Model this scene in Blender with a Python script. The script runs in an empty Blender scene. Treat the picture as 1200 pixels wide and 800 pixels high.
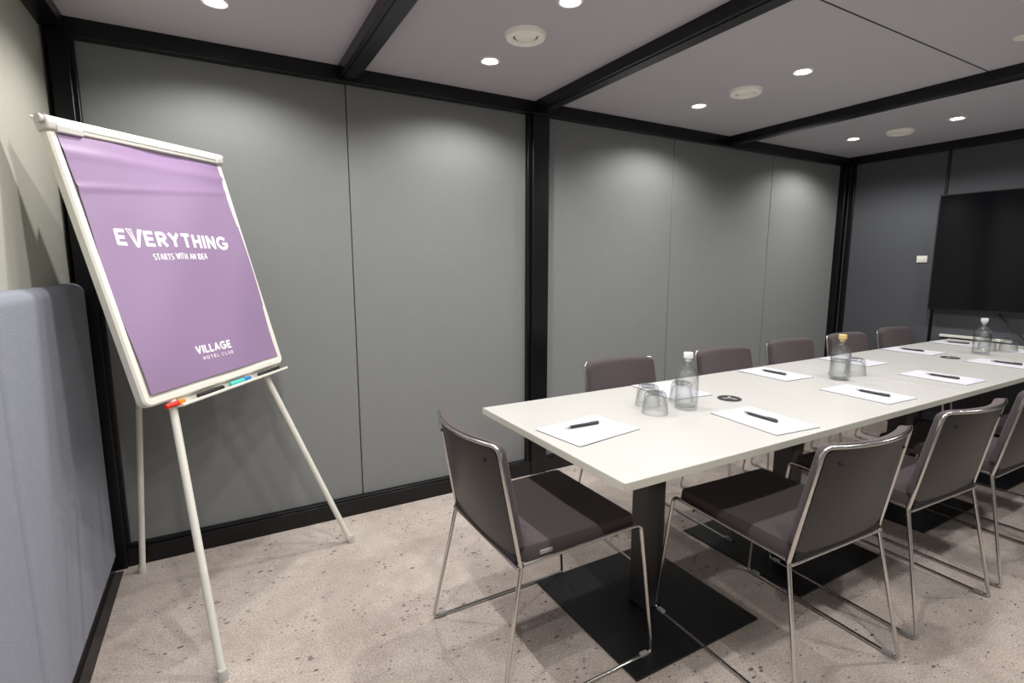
import bpy, bmesh, math, random
from mathutils import Vector, Matrix, Euler
PI = math.pi
S = bpy.context.scene
C = S.collection

# ------------------------------------------------------------------ camera, world, exposure
H_EYE = 1.311
cam = bpy.data.cameras.new('camera'); cam.sensor_width = 36.0
cam.lens = 608.49 / 1200 * 36.0; cam.clip_start = 0.02
cam_o = bpy.data.objects.new('camera', cam); C.objects.link(cam_o)
cam_o.location = (0, 0, H_EYE)
cam_o.rotation_euler = (math.radians(81.667), math.radians(0.0), math.radians(-29.43))
S.camera = cam_o

W = bpy.data.worlds.new('world'); S.world = W; W.use_nodes = True
W.node_tree.nodes['Background'].inputs[0].default_value = (0.9, 0.95, 1, 1)
W.node_tree.nodes['Background'].inputs[1].default_value = 0.05
S.view_settings.view_transform = 'Standard'
S.view_settings.look = 'None'
S.view_settings.gamma = 1.0
S.view_settings.use_curve_mapping = False
S.view_settings.exposure = 0.0
S.cycles.transparent_max_bounces = 32
SPOT_W = 33.0          # watts of one ceiling downlight
SPOT_COL = (1.0, 0.975, 0.95)
GLOW_W = 26.0          # radiance of the lens of a downlight

# ------------------------------------------------------------------ materials
def lin(c):
    return tuple(((x/255)/12.92 if x/255 <= .04045 else ((x/255+.055)/1.055)**2.4) for x in c) + (1,)

def mat(name, col, rough=.5, metal=0., noise=None, bump=None, spec=.5, sheen=0., coat=0.):
    """principled with optional colour noise (scale, amount) and bump (scale, strength)"""
    m = bpy.data.materials.new(name); m.use_nodes = True
    nt = m.node_tree; b = nt.nodes['Principled BSDF']
    c = lin(col) if max(col) > 1 else tuple(col)+(1,)
    b.inputs['Base Color'].default_value = c
    b.inputs['Roughness'].default_value = rough
    b.inputs['Metallic'].default_value = metal
    b.inputs['Specular IOR Level'].default_value = spec
    if sheen: b.inputs['Sheen Weight'].default_value = sheen
    if coat: b.inputs['Coat Weight'].default_value = coat
    tc = nt.nodes.new('ShaderNodeTexCoord')
    if noise:
        n = nt.nodes.new('ShaderNodeTexNoise'); n.inputs['Scale'].default_value = noise[0]
        n.inputs['Detail'].default_value = 4
        nt.links.new(tc.outputs['Object'], n.inputs['Vector'])
        mx = nt.nodes.new('ShaderNodeMix'); mx.data_type = 'RGBA'
        a = noise[1]
        mx.inputs[6].default_value = tuple(max(0, x*(1-a)) for x in c[:3])+(1,)
        mx.inputs[7].default_value = tuple(min(1, x*(1+a)) for x in c[:3])+(1,)
        nt.links.new(n.outputs['Fac'], mx.inputs[0])
        nt.links.new(mx.outputs[2], b.inputs['Base Color'])
    if bump:
        n2 = nt.nodes.new('ShaderNodeTexNoise'); n2.inputs['Scale'].default_value = bump[0]
        n2.inputs['Detail'].default_value = 3
        nt.links.new(tc.outputs['Object'], n2.inputs['Vector'])
        bp = nt.nodes.new('ShaderNodeBump'); bp.inputs['Strength'].default_value = bump[1]
        bp.inputs['Distance'].default_value = .004
        nt.links.new(n2.outputs['Fac'], bp.inputs['Height'])
        nt.links.new(bp.outputs['Normal'], b.inputs['Normal'])
    return m

def emit(name, col, k):
    m = bpy.data.materials.new(name); m.use_nodes = True; nt = m.node_tree
    nt.nodes.remove(nt.nodes['Principled BSDF'])
    e = nt.nodes.new('ShaderNodeEmission'); e.inputs[0].default_value = tuple(col)+(1,); e.inputs[1].default_value = k
    nt.links.new(e.outputs[0], nt.nodes['Material Output'].inputs[0]); return m

def thin_glass(name, edge=(.12, .13, .13), face=(.992, .995, .995), ior=1.5, blend=.10, gl=1.0):
    m = bpy.data.materials.new(name); m.use_nodes = True; nt = m.node_tree
    nt.nodes.remove(nt.nodes['Principled BSDF'])
    tr = nt.nodes.new('ShaderNodeBsdfTransparent'); g = nt.nodes.new('ShaderNodeBsdfGlossy')
    g.inputs['Roughness'].default_value = .03; g.inputs[0].default_value = (gl, gl, gl, 1)
    lw = nt.nodes.new('ShaderNodeLayerWeight'); lw.inputs['Blend'].default_value = blend
    mx = nt.nodes.new('ShaderNodeMix'); mx.data_type = 'RGBA'
    mx.inputs[6].default_value = face+(1,); mx.inputs[7].default_value = edge+(1,)
    nt.links.new(lw.outputs['Facing'], mx.inputs[0]); nt.links.new(mx.outputs[2], tr.inputs[0])
    lf = nt.nodes.new('ShaderNodeLayerWeight'); lf.inputs['Blend'].default_value = .5      # 1 - cos, then Schlick
    pw = nt.nodes.new('ShaderNodeMath'); pw.operation = 'POWER'; pw.inputs[1].default_value = 5.0
    nt.links.new(lf.outputs['Facing'], pw.inputs[0])
    fr = nt.nodes.new('ShaderNodeMath'); fr.operation = 'MULTIPLY_ADD'; f0 = ((ior-1)/(ior+1))**2*1.6
    fr.inputs[1].default_value = .75; fr.inputs[2].default_value = f0; nt.links.new(pw.outputs[0], fr.inputs[0])
    ms = nt.nodes.new('ShaderNodeMixShader')
    nt.links.new(fr.outputs[0], ms.inputs[0]); nt.links.new(tr.outputs[0], ms.inputs[1]); nt.links.new(g.outputs[0], ms.inputs[2])
    nt.links.new(ms.outputs[0], nt.nodes['Material Output'].inputs[0]); return m

def carpet():
    m = bpy.data.materials.new('speckled_carpet'); m.use_nodes = True; nt = m.node_tree; L = nt.links
    b = nt.nodes['Principled BSDF']; b.inputs['Roughness'].default_value = .95
    b.inputs['Specular IOR Level'].default_value = .15
    tc = nt.nodes.new('ShaderNodeTexCoord')
    def noise(scale, detail=4, rough=.6):
        n = nt.nodes.new('ShaderNodeTexNoise'); n.inputs['Scale'].default_value = scale
        n.inputs['Detail'].default_value = detail; n.inputs['Roughness'].default_value = rough
        L.new(tc.outputs['Object'], n.inputs['Vector']); return n
    def ramp(src, *stops):
        r = nt.nodes.new('ShaderNodeValToRGB'); L.new(src, r.inputs[0])
        while len(r.color_ramp.elements) < len(stops): r.color_ramp.elements.new(.5)
        for e, (p, c) in zip(r.color_ramp.elements, stops): e.position = p; e.color = c if len(c) == 4 else c+(1,)
        return r
    def mix(kind, f, a, c):
        x = nt.nodes.new('ShaderNodeMix'); x.data_type = 'RGBA'; x.blend_type = kind
        if isinstance(f, float): x.inputs[0].default_value = f
        else: L.new(f, x.inputs[0])
        for i, v in ((6, a), (7, c)):
            if isinstance(v, tuple): x.inputs[i].default_value = v
            else: L.new(v, x.inputs[i])
        return x.outputs[2]
    big = ramp(noise(2.2, 3).outputs['Fac'], (.35, lin((186, 174, 166))), (.65, lin((204, 193, 185))))
    mid = ramp(noise(14, 5, .7).outputs['Fac'], (.3, (.86, .85, .84)), (.7, (1.08, 1.08, 1.08)))
    fine = ramp(noise(150, 3).outputs['Fac'], (.3, (.66, .65, .64)), (.7, (1.22, 1.22, 1.22)))
    c = mix('MULTIPLY', 1.0, big.outputs[0], mid.outputs[0])
    c = mix('MULTIPLY', 1.0, c, fine.outputs[0])
    # dark flecks: elongated cells
    mp = nt.nodes.new('ShaderNodeMapping'); mp.inputs['Scale'].default_value = (1.0, 2.1, 1); mp.inputs['Rotation'].default_value = (0, 0, .35)
    L.new(tc.outputs['Object'], mp.inputs[0])
    for sc, thr, seedmask in ((21, .25, .47), (40, .28, .45)):
        v = nt.nodes.new('ShaderNodeTexVoronoi'); v.inputs['Scale'].default_value = sc
        L.new(mp.outputs[0], v.inputs['Vector'])
        sep = nt.nodes.new('ShaderNodeSeparateColor'); L.new(v.outputs['Color'], sep.inputs[0])
        rr = nt.nodes.new('ShaderNodeMath'); rr.operation = 'MULTIPLY'; rr.inputs[1].default_value = thr
        L.new(sep.outputs[0], rr.inputs[0])
        lt = nt.nodes.new('ShaderNodeMath'); lt.operation = 'LESS_THAN'
        L.new(v.outputs['Distance'], lt.inputs[0]); L.new(rr.outputs[0], lt.inputs[1])
        mk = ramp(noise(3.5 if sc < 20 else 6, 2).outputs['Fac'], (seedmask, (0, 0, 0)), (seedmask+.06, (1, 1, 1)))
        g2 = nt.nodes.new('ShaderNodeMath'); g2.operation = 'GREATER_THAN'; g2.inputs[1].default_value = .30
        L.new(sep.outputs[1], g2.inputs[0])
        mm = nt.nodes.new('ShaderNodeMath'); mm.operation = 'MULTIPLY'; L.new(lt.outputs[0], mm.inputs[0]); L.new(mk.outputs[0], mm.inputs[1])
        m3 = nt.nodes.new('ShaderNodeMath'); m3.operation = 'MULTIPLY'; L.new(mm.outputs[0], m3.inputs[0]); L.new(g2.outputs[0], m3.inputs[1])
        m4 = nt.nodes.new('ShaderNodeMath'); m4.operation = 'MULTIPLY'; m4.inputs[1].default_value = .85; L.new(m3.outputs[0], m4.inputs[0])
        c = mix('MIX', m4.outputs[0], c, lin((98, 87, 84)))
    L.new(c, b.inputs['Base Color'])
    bn = noise(420, 2); bp = nt.nodes.new('ShaderNodeBump'); bp.inputs['Strength'].default_value = .5; bp.inputs['Distance'].default_value = .003
    L.new(bn.outputs['Fac'], bp.inputs['Height']); L.new(bp.outputs[0], b.inputs['Normal'])
    return m

M = dict(
    black=mat('black_metal', (12, 12, 16), .32, .2, noise=(6, .2)),
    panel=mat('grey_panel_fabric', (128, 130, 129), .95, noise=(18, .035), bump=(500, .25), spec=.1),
    panel2=mat('darker_panel_fabric', (84, 86, 90), .95, noise=(18, .035), bump=(500, .25), spec=.1),  # panel fabric in a darker tone, used on the right wall only
    pad=mat('blue_grey_felt', (143, 146, 156), .97, noise=(40, .06), bump=(350, .6), spec=.1),
    gap=mat('dark_gap', (22, 22, 24), .8, noise=(20, .1)),
    cream=mat('cream_wall_paint', (178, 177, 166), .6, noise=(3, .03), bump=(60, .05)),
    ceil=mat('white_ceiling_board', (184, 180, 185), .85, noise=(2, .02)),
    white=mat('white_fitting', (225, 224, 216), .45, noise=(8, .02)),
    ventw=mat('cream_vent_plastic', (250, 247, 236), .45, noise=(8, .02)),
    table=mat('white_laminate', (185, 184, 180), .28, noise=(4, .012), spec=.5),
    edge=mat('laminate_edge', (200, 199, 186), .4, noise=(30, .03)),
    basem=mat('black_powder_coat', (24, 24, 26), .38, .1, noise=(80, .15)),
    colm=mat('dark_grey_column', (58, 56, 54), .42, .3, noise=(60, .1)),
    chrome=mat('chrome', (205, 203, 200), .16, 1., noise=(20, .05)),
    velvet=mat('mauve_grey_velvet', (78, 69, 72), .9, noise=(120, .12), bump=(600, .4), spec=.15, sheen=.12),
    shell=mat('dark_plastic_shell', (48, 43, 42), .42, noise=(30, .05)),
    rubber=mat('black_rubber', (26, 25, 26), .7, noise=(30, .1)),
    glide=mat('clear_grey_glide', (150, 148, 145), .3, noise=(30, .1)),
    easel=mat('white_enamel', (222, 220, 210), .35, noise=(10, .03)),
    easelg=mat('grey_plastic_clamp', (190, 188, 184), .4, noise=(10, .05)),
    purple=mat('purple_paper', (143, 119, 152), .45, noise=(3, .05), bump=(5, .3)),
    ink=mat('white_print', (245, 243, 242), .5, noise=(30, .02)),
    paper=mat('white_paper', (190, 190, 197), .7, noise=(5, .01)),
    backing=mat('grey_backing_board', (120, 118, 120), .7, noise=(20, .05)),
    lilac=mat('lilac_print', (176, 168, 208), .6, noise=(20, .05)),
    pen=mat('dark_pen_plastic', (44, 44, 48), .3, noise=(30, .1)),
    silver=mat('silver_metal', (190, 190, 192), .25, 1., noise=(30, .05)),
    screen=mat('tv_screen_glass', (6, 6, 9), .12, noise=(5, .1)),
    bezel=mat('tv_bezel', (12, 12, 14), .35, noise=(20, .1)),
    red=mat('red_marker_plastic', (214, 40, 20), .4, noise=(20, .05)),
    orange=mat('orange_marker_plastic', (240, 130, 30), .4, noise=(20, .05)),
    blue=mat('blue_marker_plastic', (30, 120, 190), .4, noise=(20, .05)),
    teal=mat('teal_marker_plastic', (70, 190, 180), .4, noise=(20, .05)),
    cork=mat('pale_gold_stopper', (206, 180, 120), .5, noise=(60, .15)),
    stopper=mat('white_stopper', (222, 222, 224), .4, noise=(60, .05)),
    glass=thin_glass('clear_glass'),
    tumbler=thin_glass('tumbler_glass', (.10, .11, .11), (.985, .99, .99), ior=1.5, blend=.11),
    water=thin_glass('still_water', (.90, .92, .93), (.99, .993, .993), ior=1.15, blend=.2),
    carpet=carpet(),
    strip=mat('dark_floor_strip', (62, 55, 54), .95, noise=(60, .3), bump=(300, .4)),
    glow=emit('lamp_lens', (1, .97, .92), GLOW_W),
)

# ------------------------------------------------------------------ mesh helpers
def obj(name, bm, m, parent=None, smooth=False, bevel=0., loc=None):
    me = bpy.data.meshes.new(name)
    bmesh.ops.recalc_face_normals(bm, faces=bm.faces)
    bm.to_mesh(me); bm.free()
    me.materials.append(m)
    if smooth:
        for p in me.polygons: p.use_smooth = True
    o = bpy.data.objects.new(name, me); C.objects.link(o)
    if parent: o.parent = parent
    if loc: o.location = loc
    if bevel:
        md = o.modifiers.new('bevel', 'BEVEL'); md.width = bevel; md.segments = 3; md.limit_method = 'ANGLE'
    if smooth or bevel:
        for p in me.polygons: p.use_smooth = True
        try: me.set_sharp_from_angle(angle=math.radians(40))
        except Exception: pass
    return o

def add_box(bm, x0, x1, y0, y1, z0, z1, mx=None):
    vs = [bm.verts.new((x, y, z)) for x in (x0, x1) for y in (y0, y1) for z in (z0, z1)]
    if mx is not None:
        for v in vs: v.co = mx @ v.co
    for f in ((0,1,3,2), (4,6,7,5), (0,4,5,1), (2,3,7,6), (0,2,6,4), (1,5,7,3)):
        bm.faces.new([vs[i] for i in f])
    return bm
def box(*a, mx=None): return add_box(bmesh.new(), *a, mx=mx)

def fillet(pts, r, n=6):
    """polyline with rounded inner corners"""
    pts = [Vector(p) for p in pts]; out = [pts[0]]
    for i in range(1, len(pts)-1):
        a, b, c = pts[i-1], pts[i], pts[i+1]
        u = (a-b); v = (c-b); lu, lv = u.length, v.length; u.normalize(); v.normalize()
        ang = u.angle(v)
        if ang > math.radians(172): out.append(b); continue
        rr = r[i] if isinstance(r, (list, tuple)) else r
        d = min(rr / math.tan(ang/2), lu*.48, lv*.48)
        p, q = b+u*d, b+v*d
        for k in range(n+1):
            t = k/n; out.append(p*(1-t)**2 + b*2*t*(1-t) + q*t*t)
    out.append(pts[-1]); return out

def add_tube(bm, pts, r, seg=10, closed=False):
    pts = [Vector(p) for p in pts]; n = len(pts); rings = []
    if closed: t0 = (pts[1]-pts[-1]).normalized()
    else: t0 = (pts[1]-pts[0]).normalized()
    ref = Vector((0, 0, 1)) if abs(t0.z) < .9 else Vector((1, 0, 0))
    nrm = t0.cross(ref).normalized(); prev = t0
    for i in range(n):
        if closed: t = (pts[(i+1) % n]-pts[i-1]).normalized()
        elif i == 0: t = (pts[1]-pts[0]).normalized()
        elif i == n-1: t = (pts[-1]-pts[-2]).normalized()
        else: t = ((pts[i+1]-pts[i]).normalized()+(pts[i]-pts[i-1]).normalized()).normalized()
        nrm = (prev.rotation_difference(t) @ nrm); nrm = (nrm - t*nrm.dot(t)).normalized(); prev = t
        bn = t.cross(nrm)
        rad = r[i] if isinstance(r, (list, tuple)) else r
        rings.append([bm.verts.new(pts[i]+(nrm*math.cos(2*PI*k/seg)+bn*math.sin(2*PI*k/seg))*rad) for k in range(seg)])
    for i in range(n if closed else n-1):
        a, b = rings[i], rings[(i+1) % n]
        for k in range(seg): bm.faces.new((a[k], a[(k+1) % seg], b[(k+1) % seg], b[k]))
    if not closed: bm.faces.new(rings[0]); bm.faces.new(rings[-1][::-1])
    return bm
def tube(pts, r, seg=10, closed=False): return add_tube(bmesh.new(), pts, r, seg, closed)

def add_lathe(bm, prof, seg=32, c=(0, 0, 0), mx=None, cap=True):
    rings = []
    for (r, z) in prof:
        if r < 1e-6: rings.append([bm.verts.new((c[0], c[1], c[2]+z))])
        else: rings.append([bm.verts.new((c[0]+r*math.cos(2*PI*k/seg), c[1]+r*math.sin(2*PI*k/seg), c[2]+z)) for k in range(seg)])
    for a, b in zip(rings, rings[1:]):
        for k in range(seg):
            k2 = (k+1) % seg
            if len(a) == 1 and len(b) == 1: continue
            if len(a) == 1: bm.faces.new((a[0], b[k], b[k2]))
            elif len(b) == 1: bm.faces.new((a[k], a[k2], b[0]))
            else: bm.faces.new((a[k], a[k2], b[k2], b[k]))
    if cap:
        if len(rings[0]) > 1: bm.faces.new(rings[0][::-1])
        if len(rings[-1]) > 1: bm.faces.new(rings[-1])
    if mx is not None:
        for rg in rings:
            for v in rg: v.co = mx @ v.co
    return bm
def lathe(prof, seg=32, c=(0, 0, 0), mx=None, cap=True): return add_lathe(bmesh.new(), prof, seg, c, mx, cap)

def slab(front, back, nu, nv):
    """closed slab between two surfaces given as functions of (u, v) in 0..1"""
    bm = bmesh.new()
    F = [[bm.verts.new(front(i/nu, j/nv)) for j in range(nv+1)] for i in range(nu+1)]
    B = [[bm.verts.new(back(i/nu, j/nv)) for j in range(nv+1)] for i in range(nu+1)]
    for i in range(nu):
        for j in range(nv):
            bm.faces.new((F[i][j], F[i+1][j], F[i+1][j+1], F[i][j+1]))
            bm.faces.new((B[i][j], B[i][j+1], B[i+1][j+1], B[i+1][j]))
    for i in range(nu):
        bm.faces.new((F[i][0], B[i][0], B[i+1][0], F[i+1][0])); bm.faces.new((F[i][nv], F[i+1][nv], B[i+1][nv], B[i][nv]))
    for j in range(nv):
        bm.faces.new((F[0][j], F[0][j+1], B[0][j+1], B[0][j])); bm.faces.new((F[nu][j], B[nu][j], B[nu][j+1], F[nu][j+1]))
    return bm

def thing(name, label, cat, loc=(0, 0, 0), rotz=0, group=None):
    o = bpy.data.objects.new(name, None); C.objects.link(o); o.empty_display_size = .1
    o.location = loc; o.rotation_euler = (0, 0, rotz); o['label'] = label; o['category'] = cat
    if group: o['group'] = group
    return o
def tag(o, label, cat, group=None):
    o['label'] = label; o['category'] = cat
    if group: o['group'] = group
    return o
def struct(name, bm, m, parent=None, **k):
    o = obj(name, bm, m, parent, **k)
    if parent is None: o['kind'] = 'structure'
    return o
def dup(root, loc, rotz, label, group=None):
    r = root.copy(); C.objects.link(r); r.location = loc; r.rotation_euler = (0, 0, rotz); r['label'] = label
    if group: r['group'] = group
    for ch in list(root.children):
        c = ch.copy(); C.objects.link(c); c.parent = r
        for g in list(ch.children):
            d = g.copy(); C.objects.link(d); d.parent = c
    return r

# ------------------------------------------------------------------ the room
XL, XR, YB, YF, ZC = -.49, 4.90, 2.669, -.33, 2.238      # left / right / back / front faces, ceiling height
T = .08
struct('floor', box(XL-.2, XR+.2, YF-.2, YB+.25, -.05, 0), M['carpet'])
struct('ceiling', box(XL-.2, XR+.2, YF-.2, YB+.25, ZC, ZC+.05), M['ceil'])
wb = struct('wall_back', box(XL-.1, XR+.1, YB+.055, YB+.055+T, 0, ZC), M['gap'])
wl = struct('wall_left', box(XL-.02-T, XL-.02, YF-.1, YB+.06, 0, ZC), M['cream'])
wr = struct('wall_right', box(XR+.035, XR+.035+T, YF-.1, YB+.06, 0, ZC), M['gap'])
struct('wall_front', box(XL-.1, XR+.1, YF-T, YF, 0, ZC), M['panel'])

# fabric panels of the back wall, one per board
for x0, x1 in ((-.425, .602), (.606, 1.622), (1.758, 2.813), (2.817, 3.899), (3.903, 4.87)):
    obj('fabric_panel', box(x0, x1, YB+.037, YB+.06, .07, 2.20), M['panel'], wb, bevel=.004)
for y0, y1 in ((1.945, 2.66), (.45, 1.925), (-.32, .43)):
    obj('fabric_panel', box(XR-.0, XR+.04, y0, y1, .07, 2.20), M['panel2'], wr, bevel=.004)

# black frame: rails, posts, beams
struct('trim_1', box(XL, XR, YB-.012, YB+.06, 2.170, ZC), M['black'], bevel=.003)            # rail over the back wall
struct('trim_2', box(XL-.02, XL+.055, YF, YB-.012, 2.190, ZC), M['black'], bevel=.003)       # rail over the left wall
struct('trim_3', box(XR-.025, XR+.04, YF, YB-.012, 2.172, ZC), M['black'], bevel=.003)       # rail over the right wall
struct('trim_4', box(1.640, 1.755, YB-.01, YB+.06, 0, 2.175), M['black'], bevel=.006)        # middle post
struct('trim_5', box(1.616, 1.652, YB+.008, YB+.06, .0, 2.172), M['black'], bevel=.005)      # its side flange
struct('trim_6', box(XL, XL+.062, YB-.015, YB+.06, 0, 2.19), M['black'], bevel=.005)         # left corner post
struct('trim_7', box(XL+.055, XL+.075, YB+.012, YB+.06, 0, 2.172), M['black'], bevel=.004)
struct('trim_8', box(XR-.06, XR-.005, YB-.022, YB+.06, 0, 2.172), M['black'], bevel=.006)    # right corner post
struct('trim_9', box(XR-.012, XR+.03, YB-.075, YB-.03, 0, 2.172), M['black'], bevel=.006)
struct('trim_10', box(XR-.004, XR+.03, 1.926, 1.944, 0, 2.175), M['black'])                  # joint strip on the right wall
for k, (x0, x1) in enumerate(((.563, .652), (1.652, 1.742), (3.315, 3.412))):
    b = box(x0, x1, YF, YB-.01, ZC-.052, ZC+.01)
    add_box(b, x0+.02, x1-.02, YF, YB-.01, ZC-.056, ZC-.05)
    struct('trim_%d' % (11+k), b, M['black'], bevel=.003)
struct('trim_14', box(1.742, 3.315, 1.1925, 1.1975, ZC-.0015, ZC+.01), M['gap'])             # joint between two ceiling boards
b = box(XL+.06, XR-.05, YB-.002, YB+.04, 0, .085); add_box(b, XL+.06, XR-.05, YB+.006, YB+.045, .085, .095)
struct('baseboard_back', b, M['black'], bevel=.003)
struct('baseboard_left', box(XL-.02, XL+.018, YF, YB-.015, 0, .09), M['black'], bevel=.003)
struct('baseboard_right', box(XR-.01, XR+.03, YF, YB-.03, 0, .085), M['black'], bevel=.003)
struct('trim_15', box(XL+.018, XL+.048, YF, YB-.03, .0, .004), M['strip'])                   # thin dark strip on the floor along the left baseboard

# padded panels against the left wall
def pad_panel(y0, y1, label):
    r = .028; n = 8
    def prof(t):  # cross-section in (x, z) from the foot of the front face up and over the crest
        pass
    bm = bmesh.new(); x_b, x_f, zt, zb = XL-.018, XL+.032, 1.243, .092
    def edge(v):       # rounded plan at both ends and rounded top
        return v
    nu, nv = 24, 40
    R = .035
    def front(u, v):
        y = y0+(y1-y0)*u
        # corner drop of the top line (vertical plane) and inset of the face near the rim
        dy = min(y-y0, y1-y); Rc = .045
        drop = Rc-math.sqrt(max(0, Rc*Rc-(Rc-dy)**2)) if dy < Rc else 0
        ztop = zt-drop
        z = zb+(ztop-zb)*v
        d = min(dy, (ztop-z))
        ins = R-math.sqrt(max(0, R*R-(R-d)**2)) if d < R else 0
        return (x_f-ins, y, z)
    def cl(t):         # concentrate samples at the rims
        return .5-.5*math.cos(PI*t) if False else t
    us = sorted(set([0, .003, .008, .015, .03, .05] + [i/16 for i in range(1, 16)] + [1-.05, 1-.03, 1-.015, 1-.008, 1-.003, 1]))
    L_ = y1-y0
    us = [0] + [d/L_ for d in (.002, .006, .012, .02, .03, .045)] + [i/12 for i in range(1, 12)] + [1-d/L_ for d in (.045, .03, .02, .012, .006, .002)] + [1]
    us = sorted(us)
    H_ = zt-zb
    vs = [i/10 for i in range(0, 10)] + [1-d/H_ for d in (.06, .045, .035, .027, .02, .014, .009, .005, .002, .0005)] + [1]
    F = [[bm.verts.new(front(u, v)) for v in vs] for u in us]
    B = [[bm.verts.new((x_b,)+tuple(front(u, v))[1:]) for v in vs] for u in us]
    a, c = len(us)-1, len(vs)-1
    for i in range(a):
        for j in range(c):
            bm.faces.new((F[i][j], F[i+1][j], F[i+1][j+1], F[i][j+1])); bm.faces.new((B[i][j], B[i][j+1], B[i+1][j+1], B[i+1][j]))
    for i in range(a):
        bm.faces.new((F[i][0], B[i][0], B[i+1][0], F[i+1][0])); bm.faces.new((F[i][c], F[i+1][c], B[i+1][c], B[i][c]))
    for j in range(c):
        bm.faces.new((F[0][j], F[0][j+1], B[0][j+1], B[0][j])); bm.faces.new((F[a][j], B[a][j], B[a][j+1], F[a][j+1]))
    o = obj('padded_wall_panel', bm, M['pad'], smooth=True)
    tag(o, label, 'wall panel', 'felt pads along the left wall')
    return o
pad_panel(1.652, 2.640, 'blue grey felt pad on the left wall, behind the flipchart next to the corner post')
pad_panel(.62, 1.646, 'blue grey felt pad on the left wall, the one nearest the camera at the left edge')

# ------------------------------------------------------------------ ceiling fittings
def make_downlight(label, loc):
    t = thing('downlight', label, 'ceiling light', loc, 0, 'recessed ceiling downlights')
    obj('trim_ring', lathe([(.030, .002), (.033, -.001), (.040, -.005), (.045, -.004), (.048, .0), (.046, .004), (.030, .004)], 36, cap=False), M['white'], t, smooth=True)
    obj('lens', lathe([(0, -.002), (.018, -.003), (.031, -.0005), (.031, .004), (0, .004)], 32), M['glow'], t, smooth=True)
    l = bpy.data.lights.new('downlight_beam', 'SPOT'); l.energy = SPOT_W; l.color = SPOT_COL
    l.spot_size = math.radians(150); l.spot_blend = .5; l.shadow_soft_size = .022
    lo = bpy.data.objects.new('downlight_beam', l); C.objects.link(lo); lo.parent = t; lo.location = (0, 0, -.012)
    return t
def place_lights():
    cols = ((.064, 'the first bay by the left wall'), (1.160, 'the second bay'),
            (2.537, 'the third bay'), (4.180, 'the bay by the television'))
    rows = ((2.262, 'nearest the back wall'), (1.636, 'second row from the back wall'), (.80, 'third row from the back wall'), (.122, 'beside the front wall'))
    first = None
    for x, a in cols:
        for y, b in rows:
            if y < 1 and x > 4: pass
            lb = 'lit downlight in %s, %s' % (a, b)
            if first is None: first = make_downlight(lb, (x, y, ZC))
            else: dup(first, (x, y, ZC), 0, lb)
place_lights()

def make_vent(label, loc):
    t = thing('ceiling_vent', label, 'ceiling vent', loc, 0, 'round ceiling vents')
    obj('rim', lathe([(.050, -.010), (.056, -.020), (.066, -.023), (.078, -.018), (.084, -.006), (.085, 0), (.050, 0)], 44, cap=False), M['ventw'], t, smooth=True)
    obj('dish', lathe([(0, -.016), (.030, -.017), (.042, -.013), (.046, -.006), (.040, -.002), (0, -.002)], 40), M['ventw'], t, smooth=True)
    obj('slot_shadow_ring', lathe([(.040, -.001), (.052, -.001), (.052, -.003), (.040, -.003)], 40, cap=False), M['gap'], t)
    return t
v0 = make_vent('round cream ceiling vent in the bay above the table end, the largest looking', (1.161, 1.945, ZC))
dup(v0, (2.544, 1.955, ZC), 0, 'round cream ceiling vent in the bay between the middle post and the third beam')
dup(v0, (4.225, 1.975, ZC), 0, 'round cream ceiling vent in the last bay near the television, the smallest looking')
t = thing('sprinkler_head', 'small white fitting on the ceiling at the right edge of the photo', 'sprinkler', (2.955, .958, ZC))
obj('cover_plate', lathe([(0, -.012), (.012, -.012), (.014, -.005), (.036, -.003), (.038, 0), (0, 0)], 28), M['white'], t, smooth=True)

# ------------------------------------------------------------------ table
TX0, TX1, TY0, TY1, TZ = .866, 4.797, .950, 1.768, .7626
XM = 2.80
def make_table(x0, x1, bases, label):
    t = thing('meeting_table', label, 'table', ((x0+x1)/2, (TY0+TY1)/2, 0), 0, 'white tables set end to end')
    cx, cy = t.location.x, t.location.y
    obj('tabletop', box(x0-cx, x1-cx, TY0-cy, TY1-cy, TZ-.025, TZ), M['table'], t, bevel=.0015)
    e = box(x0-cx-.0006, x1-cx+.0003, TY0-cy-.0006, TY0-cy+.001, TZ-.0235, TZ-.0015)
    if x0 < 1: add_box(e, x0-cx-.0006, x0-cx+.001, TY0-cy, TY1-cy, TZ-.0235, TZ-.0015)
    obj('edge_band', e, M['edge'], t)
    for bx in bases:
        p = obj('pedestal_base', box(bx-.30-cx, bx+.30-cx, 1.09-cy, 1.69-cy, 0.001, .009), M['basem'], t, bevel=.002)
        obj('column', box(bx-.045-cx, bx+.045-cx, 1.325-cy, 1.415-cy, .009, TZ-.03), M['colm'], p, bevel=.008)
        pl = box(bx-.20-cx, bx+.20-cx, 1.345-cy, 1.395-cy, TZ-.045, TZ-.0255)
        add_box(pl, bx-.025-cx, bx+.025-cx, 1.12-cy, 1.62-cy, TZ-.045, TZ-.0255)
        obj('top_bracket', pl, M['basem'], p, bevel=.002)
    return t
make_table(TX0, XM-.0006, (1.37, 2.235), 'long white laminate table on black pedestals, the half nearest the flipchart')
make_table(XM+.0006, TX1, (3.25, 4.22), 'long white laminate table, the half ending at the television wall')

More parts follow.
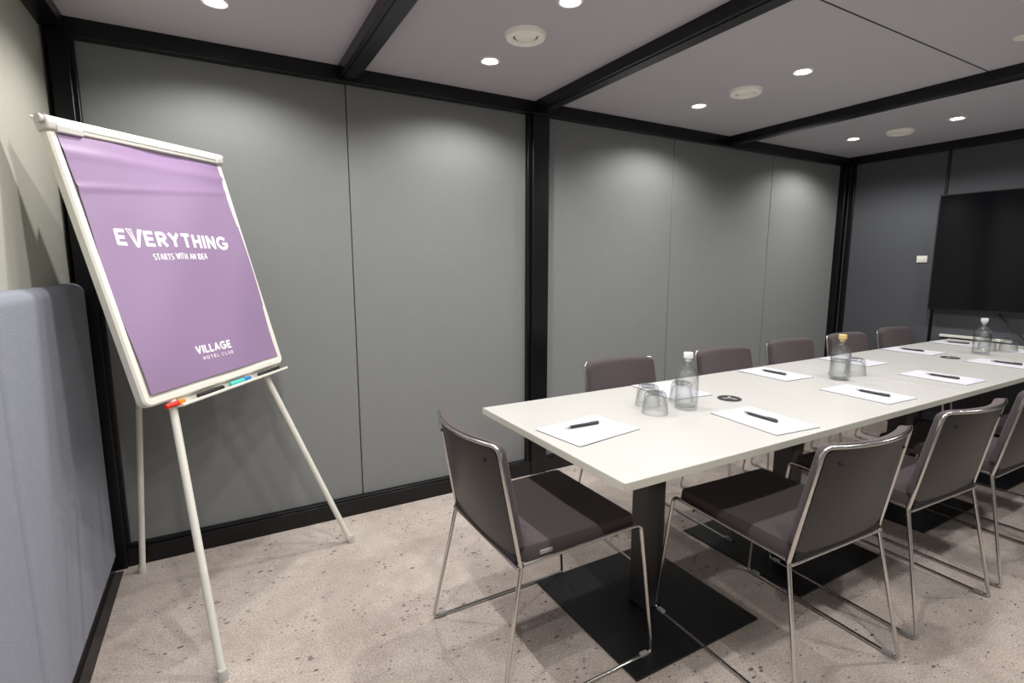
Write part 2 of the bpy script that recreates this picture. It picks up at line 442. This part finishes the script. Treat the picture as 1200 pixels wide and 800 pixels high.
# ------------------------------------------------------------------ chairs
def make_chair(label, loc, rotz, group):
    t = thing('meeting_chair', label, 'chair', loc, rotz, group)
    R = .0063
    for s in (-1, 1):
        J = (s*.230, -.498, .451); RF = (s*.266, -.585, R); FF = (s*.266, 0, R); FB = (s*.240, -.046, .470)
        e = obj('sled_leg', tube(fillet([J, RF, FF, FB, (s*.232, -.492, .4545)], [0, .018, .018, .028, 0]), R), M['chrome'], t, smooth=True)
        for y in (-.035, -.55):
            obj('foot_glide', box(s*.266-.009, s*.266+.009, y-.016, y+.016, .001, .018), M['glide'], e, bevel=.004)
    def bow(sx, z):      # the back's lean and hollow
        k = (z-.451)/(.818-.451)
        return -.498-.068*k-(.012+.036*max(0, k))*(1-sx*sx)
    top = [(sx*.219, bow(sx, .818), .818) for sx in (-.72, -.5, -.25, 0, .25, .5, .72)]
    path = fillet([(-.230, -.498, .447), (-.219, -.566, .818)] + top + [(.219, -.566, .818), (.230, -.498, .447)],
                  [0, .030]+[.5]*7+[.030, 0], 7)
    obj('back_frame', tube(path, R), M['chrome'], t, smooth=True)
    obj('crossbar', tube([(-.230, -.506, .444), (.230, -.506, .444)], R), M['chrome'], t, smooth=True)
    obj('front_crossbar', tube([(-.238, -.14, .452), (-.20, -.14, .440), (.20, -.14, .440), (.238, -.14, .452)], .005), M['chrome'], t, smooth=True)
    # seat cushion
    z0 = .462
    def hw(y): return .232-.010*(-(y+.05)/.45)
    def seat_top(u, v):
        y = -.052-.446*v; x = (2*u-1)
        ex = 1-abs(x); ey = min(v, 1-v)*1.9
        d = min(ex*.23, min(v*.446, (1-v)*.446)); r_ = .015
        h = .036*(1 if d > r_ else math.sqrt(max(0, 1-(1-d/r_)**2)))
        dip = -.007*(1-x*x)*math.sin(PI*v)
        # rounded plan corners
        xx = x*hw(y)
        dy = min(v*.446, (1-v)*.446); rc = .035
        lim = hw(y)-(rc-math.sqrt(max(0, rc*rc-(rc-dy)**2)) if dy < rc else 0)
        xx = max(-lim, min(lim, xx*lim/hw(y)))
        return (xx, y, z0+h+dip*(1 if d > r_ else d/r_)+.003*(1-v))
    def seat_bot(u, v):
        p = seat_top(u, v); return (p[0], p[1], z0-.006)
    ring = lambda n: [0, .01, .025, .05, .08]+[.08+.84*i/(n+1) for i in range(1, n+1)]+[.92, .95, .975, .99, 1]
    rg = ring(12)
    def rw(u): 
        i = min(len(rg)-2, int(u*(len(rg)-1))); f = u*(len(rg)-1)-i; return rg[i]*(1-f)+rg[i+1]*f
    nn = len(rg)-1
    st = obj('seat', slab(lambda u, v: seat_top(rw(u), rw(v)), lambda u, v: seat_bot(rw(u), rw(v)), nn, nn), M['velvet'], t, smooth=True)
    obj('seat_pan', slab(lambda u, v: (lambda p: (p[0]*.985, p[1], z0-.004))(seat_top(rw(u), .03+.94*rw(v))),
                         lambda u, v: (lambda p: (p[0]*.97, p[1], z0-.012))(seat_top(rw(u), .03+.94*rw(v))), nn, nn), M['shell'], t, smooth=True)
    obj('tag', box(.2215, .2265, -.43, -.385, z0+.004, z0+.016), M['glide'], st, bevel=.001)
    # backrest: plastic shell and cushion, both hollow in plan
    def back(u, v, off, zb_, zt_, wk, rc):
        sx = (2*u-1); 
        x = sx*wk
        dx = wk-abs(x)
        dr = rc-math.sqrt(max(0, rc*rc-(rc-dx)**2)) if dx < rc else 0
        z = (zb_+dr*.5)+(zt_-dr-zb_-dr*.5)*v
        k = (z-.451)/.367
        taper = 1-.045*k
        return Vector((x*taper, bow(sx*wk/.222, z)+off, z)), dx, min(zt_-dr-z, z-zb_-dr*.5)
    def cushion_front(u, v):
        p, dx, dz = back(u, v, 0, .485, .826, .2235, .04)
        d = min(dx, max(dz, 0)); r_ = .013
        h = .029*(1 if d > r_ else math.sqrt(max(0, 1-(1-d/r_)**2)))
        p.y += .004+h; return p
    def cushion_back(u, v):
        p, dx, dz = back(u, v, 0.004, .485, .826, .2235, .04); return p
    bc = obj('backrest', slab(lambda u, v: cushion_front(rw(u), rw(v)), lambda u, v: cushion_back(rw(u), rw(v)), nn, nn), M['velvet'], t, smooth=True)
    obj('back_shell', slab(lambda u, v: back(rw(u), rw(v), .004, .468, .812, .216, .03)[0],
                           lambda u, v: back(rw(u), rw(v), -.002, .468, .812, .216, .03)[0], nn, nn), M['shell'], t, smooth=True)
    for s in (-1, 1):
        p = back(.5+s*.38, .86, -.003, .468, .812, .216, .03)[0]
        obj('rivet', lathe([(0, -.002), (.005, -.002), (.006, 0), (.005, .003), (0, .003)], 14, mx=Matrix.Translation(p) @ Matrix.Rotation(PI/2, 4, 'X')), M['rubber'], bc, smooth=True)
        obj('hinge_bracket', box(s*.20-.012, s*.20+.012, -.508, -.492, .446, .492), M['rubber'], t, bevel=.004)
    obj('lower_rail', tube([(-.216, -.502, .459), (-.1, -.506, .459), (0, -.507, .459), (.1, -.506, .459), (.216, -.502, .459)], .010), M['rubber'], t, smooth=True)
    return t
G1 = 'velvet chairs on the camera side of the table'; G2 = 'velvet chairs on the far side of the table'
ch = make_chair('mauve grey chair with chrome sled frame at the left end of the table, facing right', (1.202, 1.428, 0), math.radians(-89.8), 'chairs around the table')
B = [((1.652, 1.322, 0), -2.2, 'mauve grey chair, largest and nearest of the row with backs to the camera'),
     ((2.348, 1.316, 0), -2.6, 'mauve grey chair, second from the left of the row with backs to the camera'),
     ((2.985, 1.303, 0), -1., 'mauve grey chair cut off by the right edge of the photo, back to the camera'),
     ((3.66, 1.310, 0), 0., 'mauve grey chair beyond the cut off one, only its sled frame seen')]
for loc, a, lb in B: dup(ch, loc, math.radians(a), lb, 'chairs around the table')
Cc = [((1.785, 1.505, 0), 180.-3.5, 'mauve grey chair across the table, nearest the middle black post'),
      ((2.560, 1.475, 0), 180.-3, 'mauve grey chair across the table, half behind the white stoppered bottle'),
      ((3.245, 1.500, 0), 180.-3, 'mauve grey chair across the table, in front of the panel joint next to the corner'),
      ((3.900, 1.490, 0), 180.-3, 'mauve grey chair across the table, behind the gold stoppered bottle'),
      ((4.595, 1.500, 0), 180.-2, 'mauve grey chair across the table, the farthest one near the television')]
for loc, a, lb in Cc: dup(ch, loc, math.radians(a), lb, 'chairs around the table')

# ------------------------------------------------------------------ bottles and tumblers
def smooth_prof(pts, n=5):
    out = []
    P = [Vector((a, b)) for a, b in pts]
    for i in range(len(P)-1):
        p0, p1, p2, p3 = P[max(0, i-1)], P[i], P[i+1], P[min(len(P)-1, i+2)]
        for k in range(n):
            t = k/n
            q = .5*((2*p1)+(-p0+p2)*t+(2*p0-5*p1+4*p2-p3)*t*t+(-p0+3*p1-3*p2+p3)*t**3)
            out.append((max(0, q.x), q.y))
    out.append(tuple(P[-1])); return out
def make_bottle(label, loc, k, cap):
    t = thing('water_bottle', label, 'bottle', loc, 0, 'glass water bottles on the table')
    outer = [(.0, 0), (.036, 0), (.042, .003), (.0435, .010)] + [(.0435, .11)] + smooth_prof([(.0435, .118), (.0415, .135), (.034, .151), (.022, .161), (.0155, .168), (.0145, .176)], 4) + [(.0145, .190), (.0175, .191), (.0175, .197), (.0125, .198)]
    inner = [(.0125, .197), (.0120, .170), (.019, .160), (.031, .149), (.0385, .134), (.0405, .118), (.0405, .016), (.036, .010), (0, .008)]
    sc = Matrix.Diagonal((k, k, k, 1))
    obj('glass_body', lathe(outer+inner, 48, mx=sc, cap=False), M['glass'], t, smooth=True)
    obj('water', lathe([(0, .0085), (.0355, .0105), (.0400, .0165), (.0400, .118), (.0375, .134), (.034, .1395), (0, .1395)], 48, mx=sc), M['water'], t, smooth=True)
    obj('stopper', lathe([(0, .186), (.0115, .186), (.0118, .198), (.0165, .1985), (.0175, .201), (.0175, .217), (.0165, .220), (0, .2205)], 28, mx=sc), cap, t, smooth=True)
    return t
make_bottle('clear glass water bottle with a white stopper, nearest the flipchart', (1.548, 1.372, TZ), 1.0, M['stopper'])
make_bottle('clear glass water bottle with a pale gold stopper, halfway down the table', (2.600, 1.372, TZ), 1.0, M['cork'])
make_bottle('clear glass water bottle with a white stopper, at the television end', (4.125, 1.350, TZ), 1.02, M['stopper'])

def make_tumbler(label, loc):
    t = thing('tumbler', label, 'glass', loc, 0, 'upturned tumblers beside the bottles')
    # stands on its rim: wide below, heavy foot on top
    outer = [(.0455, 0), (.0462, .001), (.0442, .026), (.0412, .052), (.0378, .070), (.033, .080), (.027, .085), (.022, .0835), (0, .0830)]
    inner = [(0, .068), (.022, .068), (.0295, .064), (.0362, .050), (.0412, .026), (.0438, .001)]
    bm = bmesh.new()
    prof = outer[:]; 
    add_lathe(bm, outer, 40, cap=False); add_lathe(bm, inner+[(.0455, 0)], 40, cap=False)
    bmesh.ops.remove_doubles(bm, verts=bm.verts, dist=1e-5)
    obj('bowl', bm, M['tumbler'], t, smooth=True)
    obj('heavy_foot', lathe([(0, .071), (.021, .071), (.027, .0745), (.0275, .078), (.023, .0805), (0, .0805)], 40), M['tumbler'], t, smooth=True)
    return t
tb = make_tumbler('upturned clear tumbler beside the first bottle, foremost and leftmost of its cluster', (1.398, 1.385, TZ))
tb.scale = (1.06, 1.06, 1.0)
for loc, lb in (((1.455, 1.482, TZ), 'upturned clear tumbler behind the foremost one, left of the first bottle'),
                ((1.612, 1.455, TZ), 'upturned clear tumbler seen through the first bottle'),
                ((2.700, 1.425, TZ), 'upturned clear tumbler directly behind the gold stoppered bottle, the left one there'),
                ((2.795, 1.400, TZ), 'upturned clear tumbler right of the gold stoppered bottle'),
                ((4.335, 1.390, TZ), 'upturned clear tumbler directly right of the bottle at the television end'),
                ((4.400, 1.305, TZ), 'upturned clear tumbler farthest right at the television end')):
    dup(tb, loc, 0, lb)

# ------------------------------------------------------------------ notepads, pens, grommets
def make_pad(label, loc, rot):
    t = thing('notepad', label, 'notepad', loc, rot, 'notepads laid out on the table')
    w, h = .105, .1425                        # written page runs away from the sitter (+y)
    obj('backing', box(-w, w, -h, h, .0003, .0016), M['backing'], t)
    obj('page_block', box(-w+.0008, w-.0008, -h+.0012, h-.0008, .0016, .0032), M['paper'], t)
    mx = Matrix.Rotation(.03, 4, 'Z')
    obj('loose_sheet', box(-w+.004, w-.001, -h+.008, h-.001, .0034, .0040, mx=mx), M['paper'], t)
    b = bmesh.new()
    for k in range(5): add_box(b, .035+.011*k, .042+.011*k, -h+.018+.002*(k % 2), -h+.026, .0040, .0043)
    obj('printed_mark', b, M['lilac'], t)
    return t
def make_pen(label, loc, rot):
    t = thing('pen', label, 'pen', loc, rot, 'dark pens on the notepads')
    RX = Matrix.Rotation(-PI/2, 4, 'X'); mx = Matrix.Translation((0, 0, .0055)) @ RX
    obj('barrel', lathe([(0, -.070), (.004, -.069), (.0052, -.060), (.0055, -.02), (.0050, .045), (.0042, .05), (0, .05)], 16, mx=mx), M['pen'], t, smooth=True)
    obj('tip', lathe([(0, .050), (.0042, .050), (.0034, .058), (.0012, .068), (0, .070)], 14, mx=mx), M['silver'], t, smooth=True)
    obj('clip', box(-.0016, .0016, -.068, -.030, .0108, .0122), M['pen'], t, bevel=.0005)
    return t
pz = TZ+.0044
first_pad = make_pad('white notepad with a grey back at the left end of the table', (1.052, 1.345, TZ), math.radians(-82))
first_pen = make_pen('dark pen on the notepad at the left end of the table', (1.050, 1.373, pz), math.radians(88))
near = ((1.665, 1.125, 'nearest chair', 'the first socket'), (2.400, 1.148, 'second chair', 'the gold bottle stopper'),
        (3.080, 1.146, 'third chair', 'the tumblers'), (3.815, 1.140, 'fourth chair', 'the farther socket'), (4.46, 1.15, 'last seat', 'the television'))
for i, (x, y, w1, w2) in enumerate(near):
    dup(first_pad, (x, y, TZ), math.radians((-5, -2, -1, -1, 0)[i]), 'white notepad on the camera side, laid for the %s by %s' % (w1, w2))
    if i < 4:
        dup(first_pen, (x+(.006, .012, .0, .008)[i], y+(.016, -.016, -.004, -.006)[i], pz), math.radians((-1, -177+176, 0, 0)[i]), 'dark pen on the camera side notepad of the %s by %s' % (w1, w2))
far = ((1.715, 1.612, 'behind the first bottle'), (2.440, 1.604, 'left of the gold stoppered bottle'),
       (3.17, 1.61, 'behind the middle tumblers'), (3.88, 1.612, 'behind the farther socket'), (4.53, 1.612, 'behind the last bottle'))
for i, (x, y, w1) in enumerate(far):
    dup(first_pad, (x, y, TZ), math.radians(180+(-6, -3, -2, 0, 2)[i]), 'white notepad on the far table side, %s' % w1)
    if i in (1, 3, 4):
        dup(first_pen, (x+.004, y+.008, pz), math.radians(180+(180, 180, 183, 180, 185)[i]), 'dark pen on the far side notepad, %s' % w1)

def make_socket(label, loc):
    t = thing('power_grommet', label, 'table socket', loc, .3, 'black round sockets let into the table')
    obj('rim', lathe([(.038, .0003), (.047, .0003), (.0475, .002), (.045, .0038), (.038, .0038)], 40, cap=False), M['rubber'], t, smooth=True)
    lid = obj('lid', lathe([(0, .0026), (.0385, .0028), (.0385, .0003), (0, .0003)], 40), M['rubber'], t)
    b = bmesh.new()
    for a in range(3):
        mx = Matrix.Rotation(a*2*PI/3+.4, 4, 'Z')
        add_box(b, .006, .030, -.006, .006, .0030, .0040, mx=mx)
    add_lathe(b, [(0, .0028), (.005, .0028), (.005, .0042), (0, .0042)], 14)
    obj('metal_slots', b, M['glide'], lid)
    return t
s0 = make_socket('black round power socket in the tabletop near the first bottle', (1.820, 1.386, TZ))
dup(s0, (3.795, 1.380, TZ), .3, 'black round power socket in the tabletop near the television end')

# ------------------------------------------------------------------ television wall
t = thing('television', 'large black television on the right wall', 'television', (4.86, 1.165, .975), 0)
yw = .772
obj('bezel', box(-.035, .005, -yw, yw, 0, .864), M['bezel'], t, bevel=.003)
obj('screen', box(-.0365, -.034, -yw+.009, yw-.009, .014, .855), M['screen'], t)
obj('wall_bracket', box(.004, .034, -.25, .25, .25, .62), M['bezel'], t, bevel=.004)
t = thing('wall_switch', 'small white square switch plate on the grey wall left of the television', 'switch', (XR, 2.040, 1.360), 0)
obj('plate', box(-.008, .0, -.036, .036, -.026, .026), M['white'], t, bevel=.002)
obj('rocker', box(-.011, -.007, -.028, -.003, -.014, .014), M['white'], t, bevel=.001)
obj('rocker', box(-.011, -.007, .003, .028, -.014, .014), M['white'], t, bevel=.001)
o = obj('television_cable', tube(fillet([(4.874, 1.52, .968), (4.872, 1.512, .95), (4.86, 1.44, .885), (4.85, 1.36, .80), (4.85, 1.31, .79)], .05), .006, 8), M['rubber'], smooth=True)
tag(o, 'black cable slanting down from the television to the table end', 'cable')
o = obj('cable_trunking', box(4.872, 4.895, 1.43, 1.86, .764, .784), M['white'], bevel=.003)
tag(o, 'short pale trunking strip along the right wall at table height', 'trunking')
t = thing('connection_box', 'low black connection box with a pale lid at the far table end', 'box', (4.66, 1.17, TZ), 0)
obj('case', box(-.05, .05, -.12, .12, .0005, .026), M['rubber'], t, bevel=.003)
obj('lid', box(-.05, .05, -.12, .12, .0265, .031), M['silver'], t, bevel=.001)

# ------------------------------------------------------------------ flipchart easel
EP = Vector((-.225, 1.943, .865)); EU = Vector((.657, .753, .032)).normalized(); EV = Vector((-.209, .142, .968))
EV = (EV-EU*EV.dot(EU)).normalized(); EN = EU.cross(EV)
EW, EH = .690, .911
root_loc = Vector((0, 2.2, 0))
def e(u, v, n=0): return EP+EU*u+EV*v+EN*n-root_loc
EM = Matrix.Translation(EP-root_loc) @ Matrix((EU, EV, EN)).transposed().to_4x4()     # board space (u, v, n)
ez = thing('flipchart_easel', 'white flipchart easel with a purple sheet standing in the left corner', 'flipchart', tuple(root_loc))
# board
bd = obj('board', box(.012, EW-.012, .012, EH-.01, -.022, -.004, mx=EM), M['easel'], ez)
def frame_ring(r, w, z0, z1):
    """rounded rectangular frame around the board, as one closed ring"""
    bm = bmesh.new(); out = []
    for (cx, cy, a0) in ((EW-r, EH-r, 0), (r, EH-r, PI/2), (r, r, PI), (EW-r, r, 1.5*PI)):
        for k in range(7):
            a = a0+k*PI/12; out.append((cx, cy, a))
    prof = [(0, z0), (0, z1-.006), (-.006, z1), (-w+.004, z1), (-w, z1-.004), (-w, z0)]
    rings = []
    for cx, cy, a in out:
        rings.append([bm.verts.new(EM @ Vector((cx+(r+d)*math.cos(a), cy+(r+d)*math.sin(a), z))) if r+d > 0 else
                      bm.verts.new(EM @ Vector((cx+(r+d)*math.cos(a)*1.0, cy+(r+d)*math.sin(a)*1.0, z))) for d, z in prof])
    n = len(rings)
    for i in range(n):
        a, b = rings[i], rings[(i+1) % n]
        for k in range(len(prof)):
            k2 = (k+1) % len(prof); bm.faces.new((a[k], a[k2], b[k2], b[k]))
    return bm
obj('board_frame', frame_ring(.028, .026, -.026, .004), M['easel'], ez, smooth=True)
# paper, faintly rippled
def pn(x, y):
    u = (x-.028)/.644; v = (y-.036)/.830
    return .0045+.0022*math.sin(6*x+9*y)+.0016*math.sin(17*x-11*y+1.3)+.0045*math.exp(-((v-.80-.06*u)/.012)**2)*(1-.6*u) + .003*math.exp(-((v-.93)/.02)**2)
def pf(u, v):
    x = .0255+(.6725-.0255)*u; y = .036+(.866-.036)*v
    n = .0045+.0022*math.sin(6*x+9*y)+.0016*math.sin(17*x-11*y+1.3)+.0045*math.exp(-((v-.80-.06*u)/.012)**2)*(1-.6*u) \
        + .003*math.exp(-((v-.93)/.02)**2)
    ed = .004*math.sin(9*v+1)*(1-u)*math.exp(-u*8)
    return EM @ Vector((x+ed, y, n))
def pb(u, v): return pf(u, v)-EN*.0014
pp = obj('paper_sheet', slab(pf, pb, 60, 90), M['purple'], ez, smooth=True)
# top clamp bar
cb = bmesh.new(); 
pr = [(-.030, -.026), (-.030, .012), (-.016, .018), (-.002, .019), (.010, .015), (.013, .004), (.013, -.026)]
def extr(bm, prof, u0, u1, uoff=0):
    A = [bm.verts.new(EM @ Vector((u0, EH-.012+a, b))) for a, b in prof]; Bv = [bm.verts.new(EM @ Vector((u1, EH-.012+a, b))) for a, b in prof]
    n = len(prof)
    for i in range(n): bm.faces.new((A[i], A[(i+1) % n], Bv[(i+1) % n], Bv[i]))
    bm.faces.new(A[::-1]); bm.faces.new(Bv)
extr(cb, pr, .020, EW-.018)
cbo = obj('clamp_bar', cb, M['easel'], ez, bevel=.003)
gv = bmesh.new(); add_box(gv, .045, EW-.04, EH-.030, EH-.0282, .0176, .0188, mx=EM); obj('groove', gv, M['easelg'], cbo)
pr2 = [(a*1.04, b*1.06) for a, b in pr]
for u0, u1 in ((-.006, .030), (EW-.030, EW+.004)):
    c_ = bmesh.new(); extr(c_, pr2, u0, u1); obj('end_cap', c_, M['easelg'], cbo, bevel=.005)
c_ = bmesh.new(); extr(c_, [(-.036, -.0), (-.036, .016), (-.018, .0205), (-.014, .018), (-.02, .0)], .02, .10); obj('clamp_lever', c_, M['easelg'], cbo, bevel=.003)
for un in (-.012, EW+.006):
    obj('pivot_knob', lathe([(0, -.006), (.012, -.006), (.014, 0), (.012, .006), (0, .006)], 20, mx=EM @ Matrix.Translation((un, EH-.012, .004)) @ Matrix.Rotation(PI/2, 4, 'Y')), M['easelg'], cbo, smooth=True)
obj('hook', tube([EM @ Vector((.004, EH-.006, -.016)), EM @ Vector((-.012, EH+.002, -.024))], .005), M['easel'], cbo, smooth=True)
# pen tray
tr = box(.105, .668, -.030, -.025, -.020, .032, mx=EM); add_box(tr, .105, .668, -.030, -.019, .029, .032, mx=EM); add_box(tr, .105, .668, -.030, -.002, -.022, -.018, mx=EM)
obj('pen_tray', tr, M['easel'], ez, bevel=.0015)
# legs: two in front (behind the board), one at the back
apex = EM @ Vector((.345, .86, -.060))
def leg(foot, top, r0=.0125, r1=.0145, name='leg'):
    f = Vector(foot)-root_loc; topv = Vector(top); d = (topv-f)
    l = obj(name, tube([f, f+d*.02, f+d*.5, topv], [r0, r0, r0, r1], 16), M['easel'], ez, smooth=True)
    obj('foot_cap', lathe([(0, 0), (.016, 0), (.0165, .004), (.0155, .03), (.0135, .036), (0, .036)], 16, mx=Matrix.Translation(f-Vector((0, 0, .0)))), M['easelg'], l, smooth=True)
    return l
leg((-.074, 1.751, .0), EM @ Vector((.285, .84, -.042)))
leg((.471, 2.402, .0), EM @ Vector((.405, .84, -.042)))
leg((-.370, 2.592, .0), EM @ Vector((.345, .84, -.085)), .0115, .0125)
hd = bmesh.new(); add_box(hd, .235, .455, .80, .875, -.10, -.026, mx=EM); obj('leg_head', hd, M['easelg'], ez, bevel=.006)

# lettering, drawn with strokes
def arc(cx, cy, rx, ry, a0, a1, n=8):
    return [(cx+rx*math.cos(math.radians(a0+(a1-a0)*i/n)), cy+ry*math.sin(math.radians(a0+(a1-a0)*i/n))) for i in range(n+1)]
GLY = {
 'E': ([[(.0, 0), (.0, 1)], [(0, 0), (.5, 0)], [(0, .5), (.44, .5)], [(0, 1), (.5, 1)]], .5),
 'V': ([[(0, 1), (.36, 0), (.72, 1)]], .72),
 'R': ([[(0, 0), (0, 1)], [(0, 1), (.28, 1)]+arc(.28, .74, .26, .26, 90, -90)+[(0, .48)], [(.22, .48), (.55, 0)]], .55),
 'Y': ([[(0, 1), (.31, .5), (.62, 1)], [(.31, .5), (.31, 0)]], .62),
 'T': ([[(0, 1), (.56, 1)], [(.28, 1), (.28, 0)]], .56),
 'H': ([[(0, 0), (0, 1)], [(.56, 0), (.56, 1)], [(0, .5), (.56, .5)]], .56),
 'I': ([[(0, 0), (0, 1)]], .0),
 'N': ([[(0, 0), (0, 1), (.6, 0), (.6, 1)]], .6),
 'G': ([arc(.45, .5, .45, .5, 50, 345, 16)+[(.88, .45), (.52, .45)]], .86),
 'S': ([arc(.25, .74, .25, .26, 50, 270, 8)+arc(.25, .24, .27, .24, 90, -130, 8)], .5),
 'A': ([[(0, 0), (.34, 1), (.68, 0)], [(.14, .33), (.54, .33)]], .68),
 'W': ([[(0, 1), (.22, 0), (.42, .8), (.62, 0), (.84, 1)]], .84),
 'D': ([[(0, 0), (0, 1), (.2, 1)]+arc(.2, .5, .38, .5, 90, -90)+[(0, 0)]], .58),
 'L': ([[(0, 1), (0, 0), (.46, 0)]], .46),
 'O': ([arc(.42, .5, .42, .5, 0, 360, 16)], .84),
 'C': ([arc(.42, .5, .42, .5, 50, 310, 12)], .74),
 'U': ([[(0, 1), (0, .3)]+arc(.28, .28, .28, .28, 180, 360)+[(.56, 1)]], .56),
 'B': ([[(0, 0), (0, 1), (.25, 1)]+arc(.25, .76, .24, .24, 90, -90, 6)+[(0, .52)], [(.25, .52)]+arc(.27, .26, .26, .26, 90, -90, 6)+[(0, 0)]], .53),
}
def seg_quad(bm, p, q, w, n0, n1, mx):
    p, q = Vector(p), Vector(q); d = (q-p)
    if d.length < 1e-7: return
    d.normalize(); s = Vector((-d.y, d.x))*w/2; ex = d*w*.28
    c = [p-ex-s, q+ex-s, q+ex+s, p-ex+s]
    lo = [bm.verts.new(mx @ Vector((a.x, a.y, pn(a.x, a.y)-.0002))) for a in c]; hi = [bm.verts.new(mx @ Vector((a.x, a.y, pn(a.x, a.y)+.0005))) for a in c]
    bm.faces.new(hi); bm.faces.new(lo[::-1])
    for i in range(4): bm.faces.new((lo[i], lo[(i+1) % 4], hi[(i+1) % 4], hi[i]))
def write(bm, text, u0, v0, u1, cap, th, rot=0., track=.28, squeeze=1.0, big_v=False, jitter=0):
    random.seed(4); adv = []; x = 0
    for chh in text:
        if chh == ' ': x += .55; adv.append(None); continue
        adv.append(x); x += GLY[chh][1]+track+th/cap*.5
    total = x-track-th/cap*.5; kx = (u1-u0)/total
    ca, sa = math.cos(rot), math.sin(rot)
    for chh, a in zip(text, adv):
        if a is None: continue
        jt = random.uniform(-jitter, jitter)
        def pl(p, vs=1., vo=0.):
            X = (a+p[0])*kx; Y = cap*(p[1]*vs+vo+jt)
            return (u0+X*ca-Y*sa, v0+X*sa+Y*ca)
        if big_v and chh == 'V':
            # the tall V is built of narrow stripes
            for dx in (-.14, .02, .18):
                seg_quad(bm, pl((dx, 1.17)), pl((.36+dx*.25, -.22)), th*.20, .0085, .0092, EM)
            for dx in (-.16, -.08, .0, .08):
                seg_quad(bm, pl((.82+dx, 1.17)), pl((.44+dx*.4, -.22)), th*.30, .0085, .0092, EM)
            seg_quad(bm, pl((-.18, 1.17)), pl((.22, 1.17)), th*.2, .0085, .0092, EM); seg_quad(bm, pl((.64, 1.17)), pl((.94, 1.17)), th*.2, .0085, .0092, EM)
            continue
        for st in GLY[chh][0]:
            for p, q in zip(st, st[1:]): seg_quad(bm, pl(p), pl(q), th, .0085, .0092, EM)
    return bm
h1 = bmesh.new(); write(h1, 'EVERYTHING', .103, .529, .570, .043, .0116, rot=-.040, track=.24, big_v=True)
obj('headline_lettering', h1, M['ink'], pp)
h2 = bmesh.new(); write(h2, 'STARTS WITH AN IDEA', .215, .474, .447, .0195, .0032, rot=-.012, track=.25, jitter=.08)
obj('subline_lettering', h2, M['ink'], pp)
h3 = bmesh.new(); write(h3, 'VILLAGE', .258, .128, .420, .0245, .0068, rot=-.03, track=.26)
obj('name_lettering', h3, M['ink'], pp)
h4 = bmesh.new(); write(h4, 'HOTEL CLUB', .277, .102, .420, .0105, .0020, rot=-.03, track=.55)
obj('small_name_lettering', h4, M['ink'], pp)

# markers lying in the tray
def marker(label, u, ln, m1, m2, rot=0., v=-.0145):
    t = thing('marker_pen', label, 'marker', tuple(root_loc+(EM @ Vector((u, v, .010)))), 0, 'markers in the easel tray')
    base = Vector(t.location)-root_loc
    mx = Matrix.Translation(-base) @ EM @ Matrix.Translation((u, v, .010)) @ Matrix.Rotation(rot, 4, 'Y') @ Matrix.Rotation(PI/2, 4, 'Y')
    obj('barrel', lathe([(0, -ln*.5), (.0075, -ln*.5), (.0085, -ln*.45), (.0085, ln*.15), (0, ln*.15)], 16, mx=mx), m1, t, smooth=True)
    obj('cap', lathe([(0, ln*.15), (.0092, ln*.15), (.0088, ln*.45), (.006, ln*.5), (0, ln*.5)], 16, mx=mx), m2, t, smooth=True)
marker('red and orange marker poking out of the left end of the easel tray', .098, .075, M['red'], M['orange'], 0)
marker('black marker lying in the middle of the easel tray, left of the blue one', .255, .12, M['rubber'], M['rubber'])
marker('blue marker with a teal barrel lying in the easel tray', .405, .11, M['teal'], M['blue'])
marker('dark marker lying at the right end of the easel tray', .575, .13, M['pen'], M['rubber'])
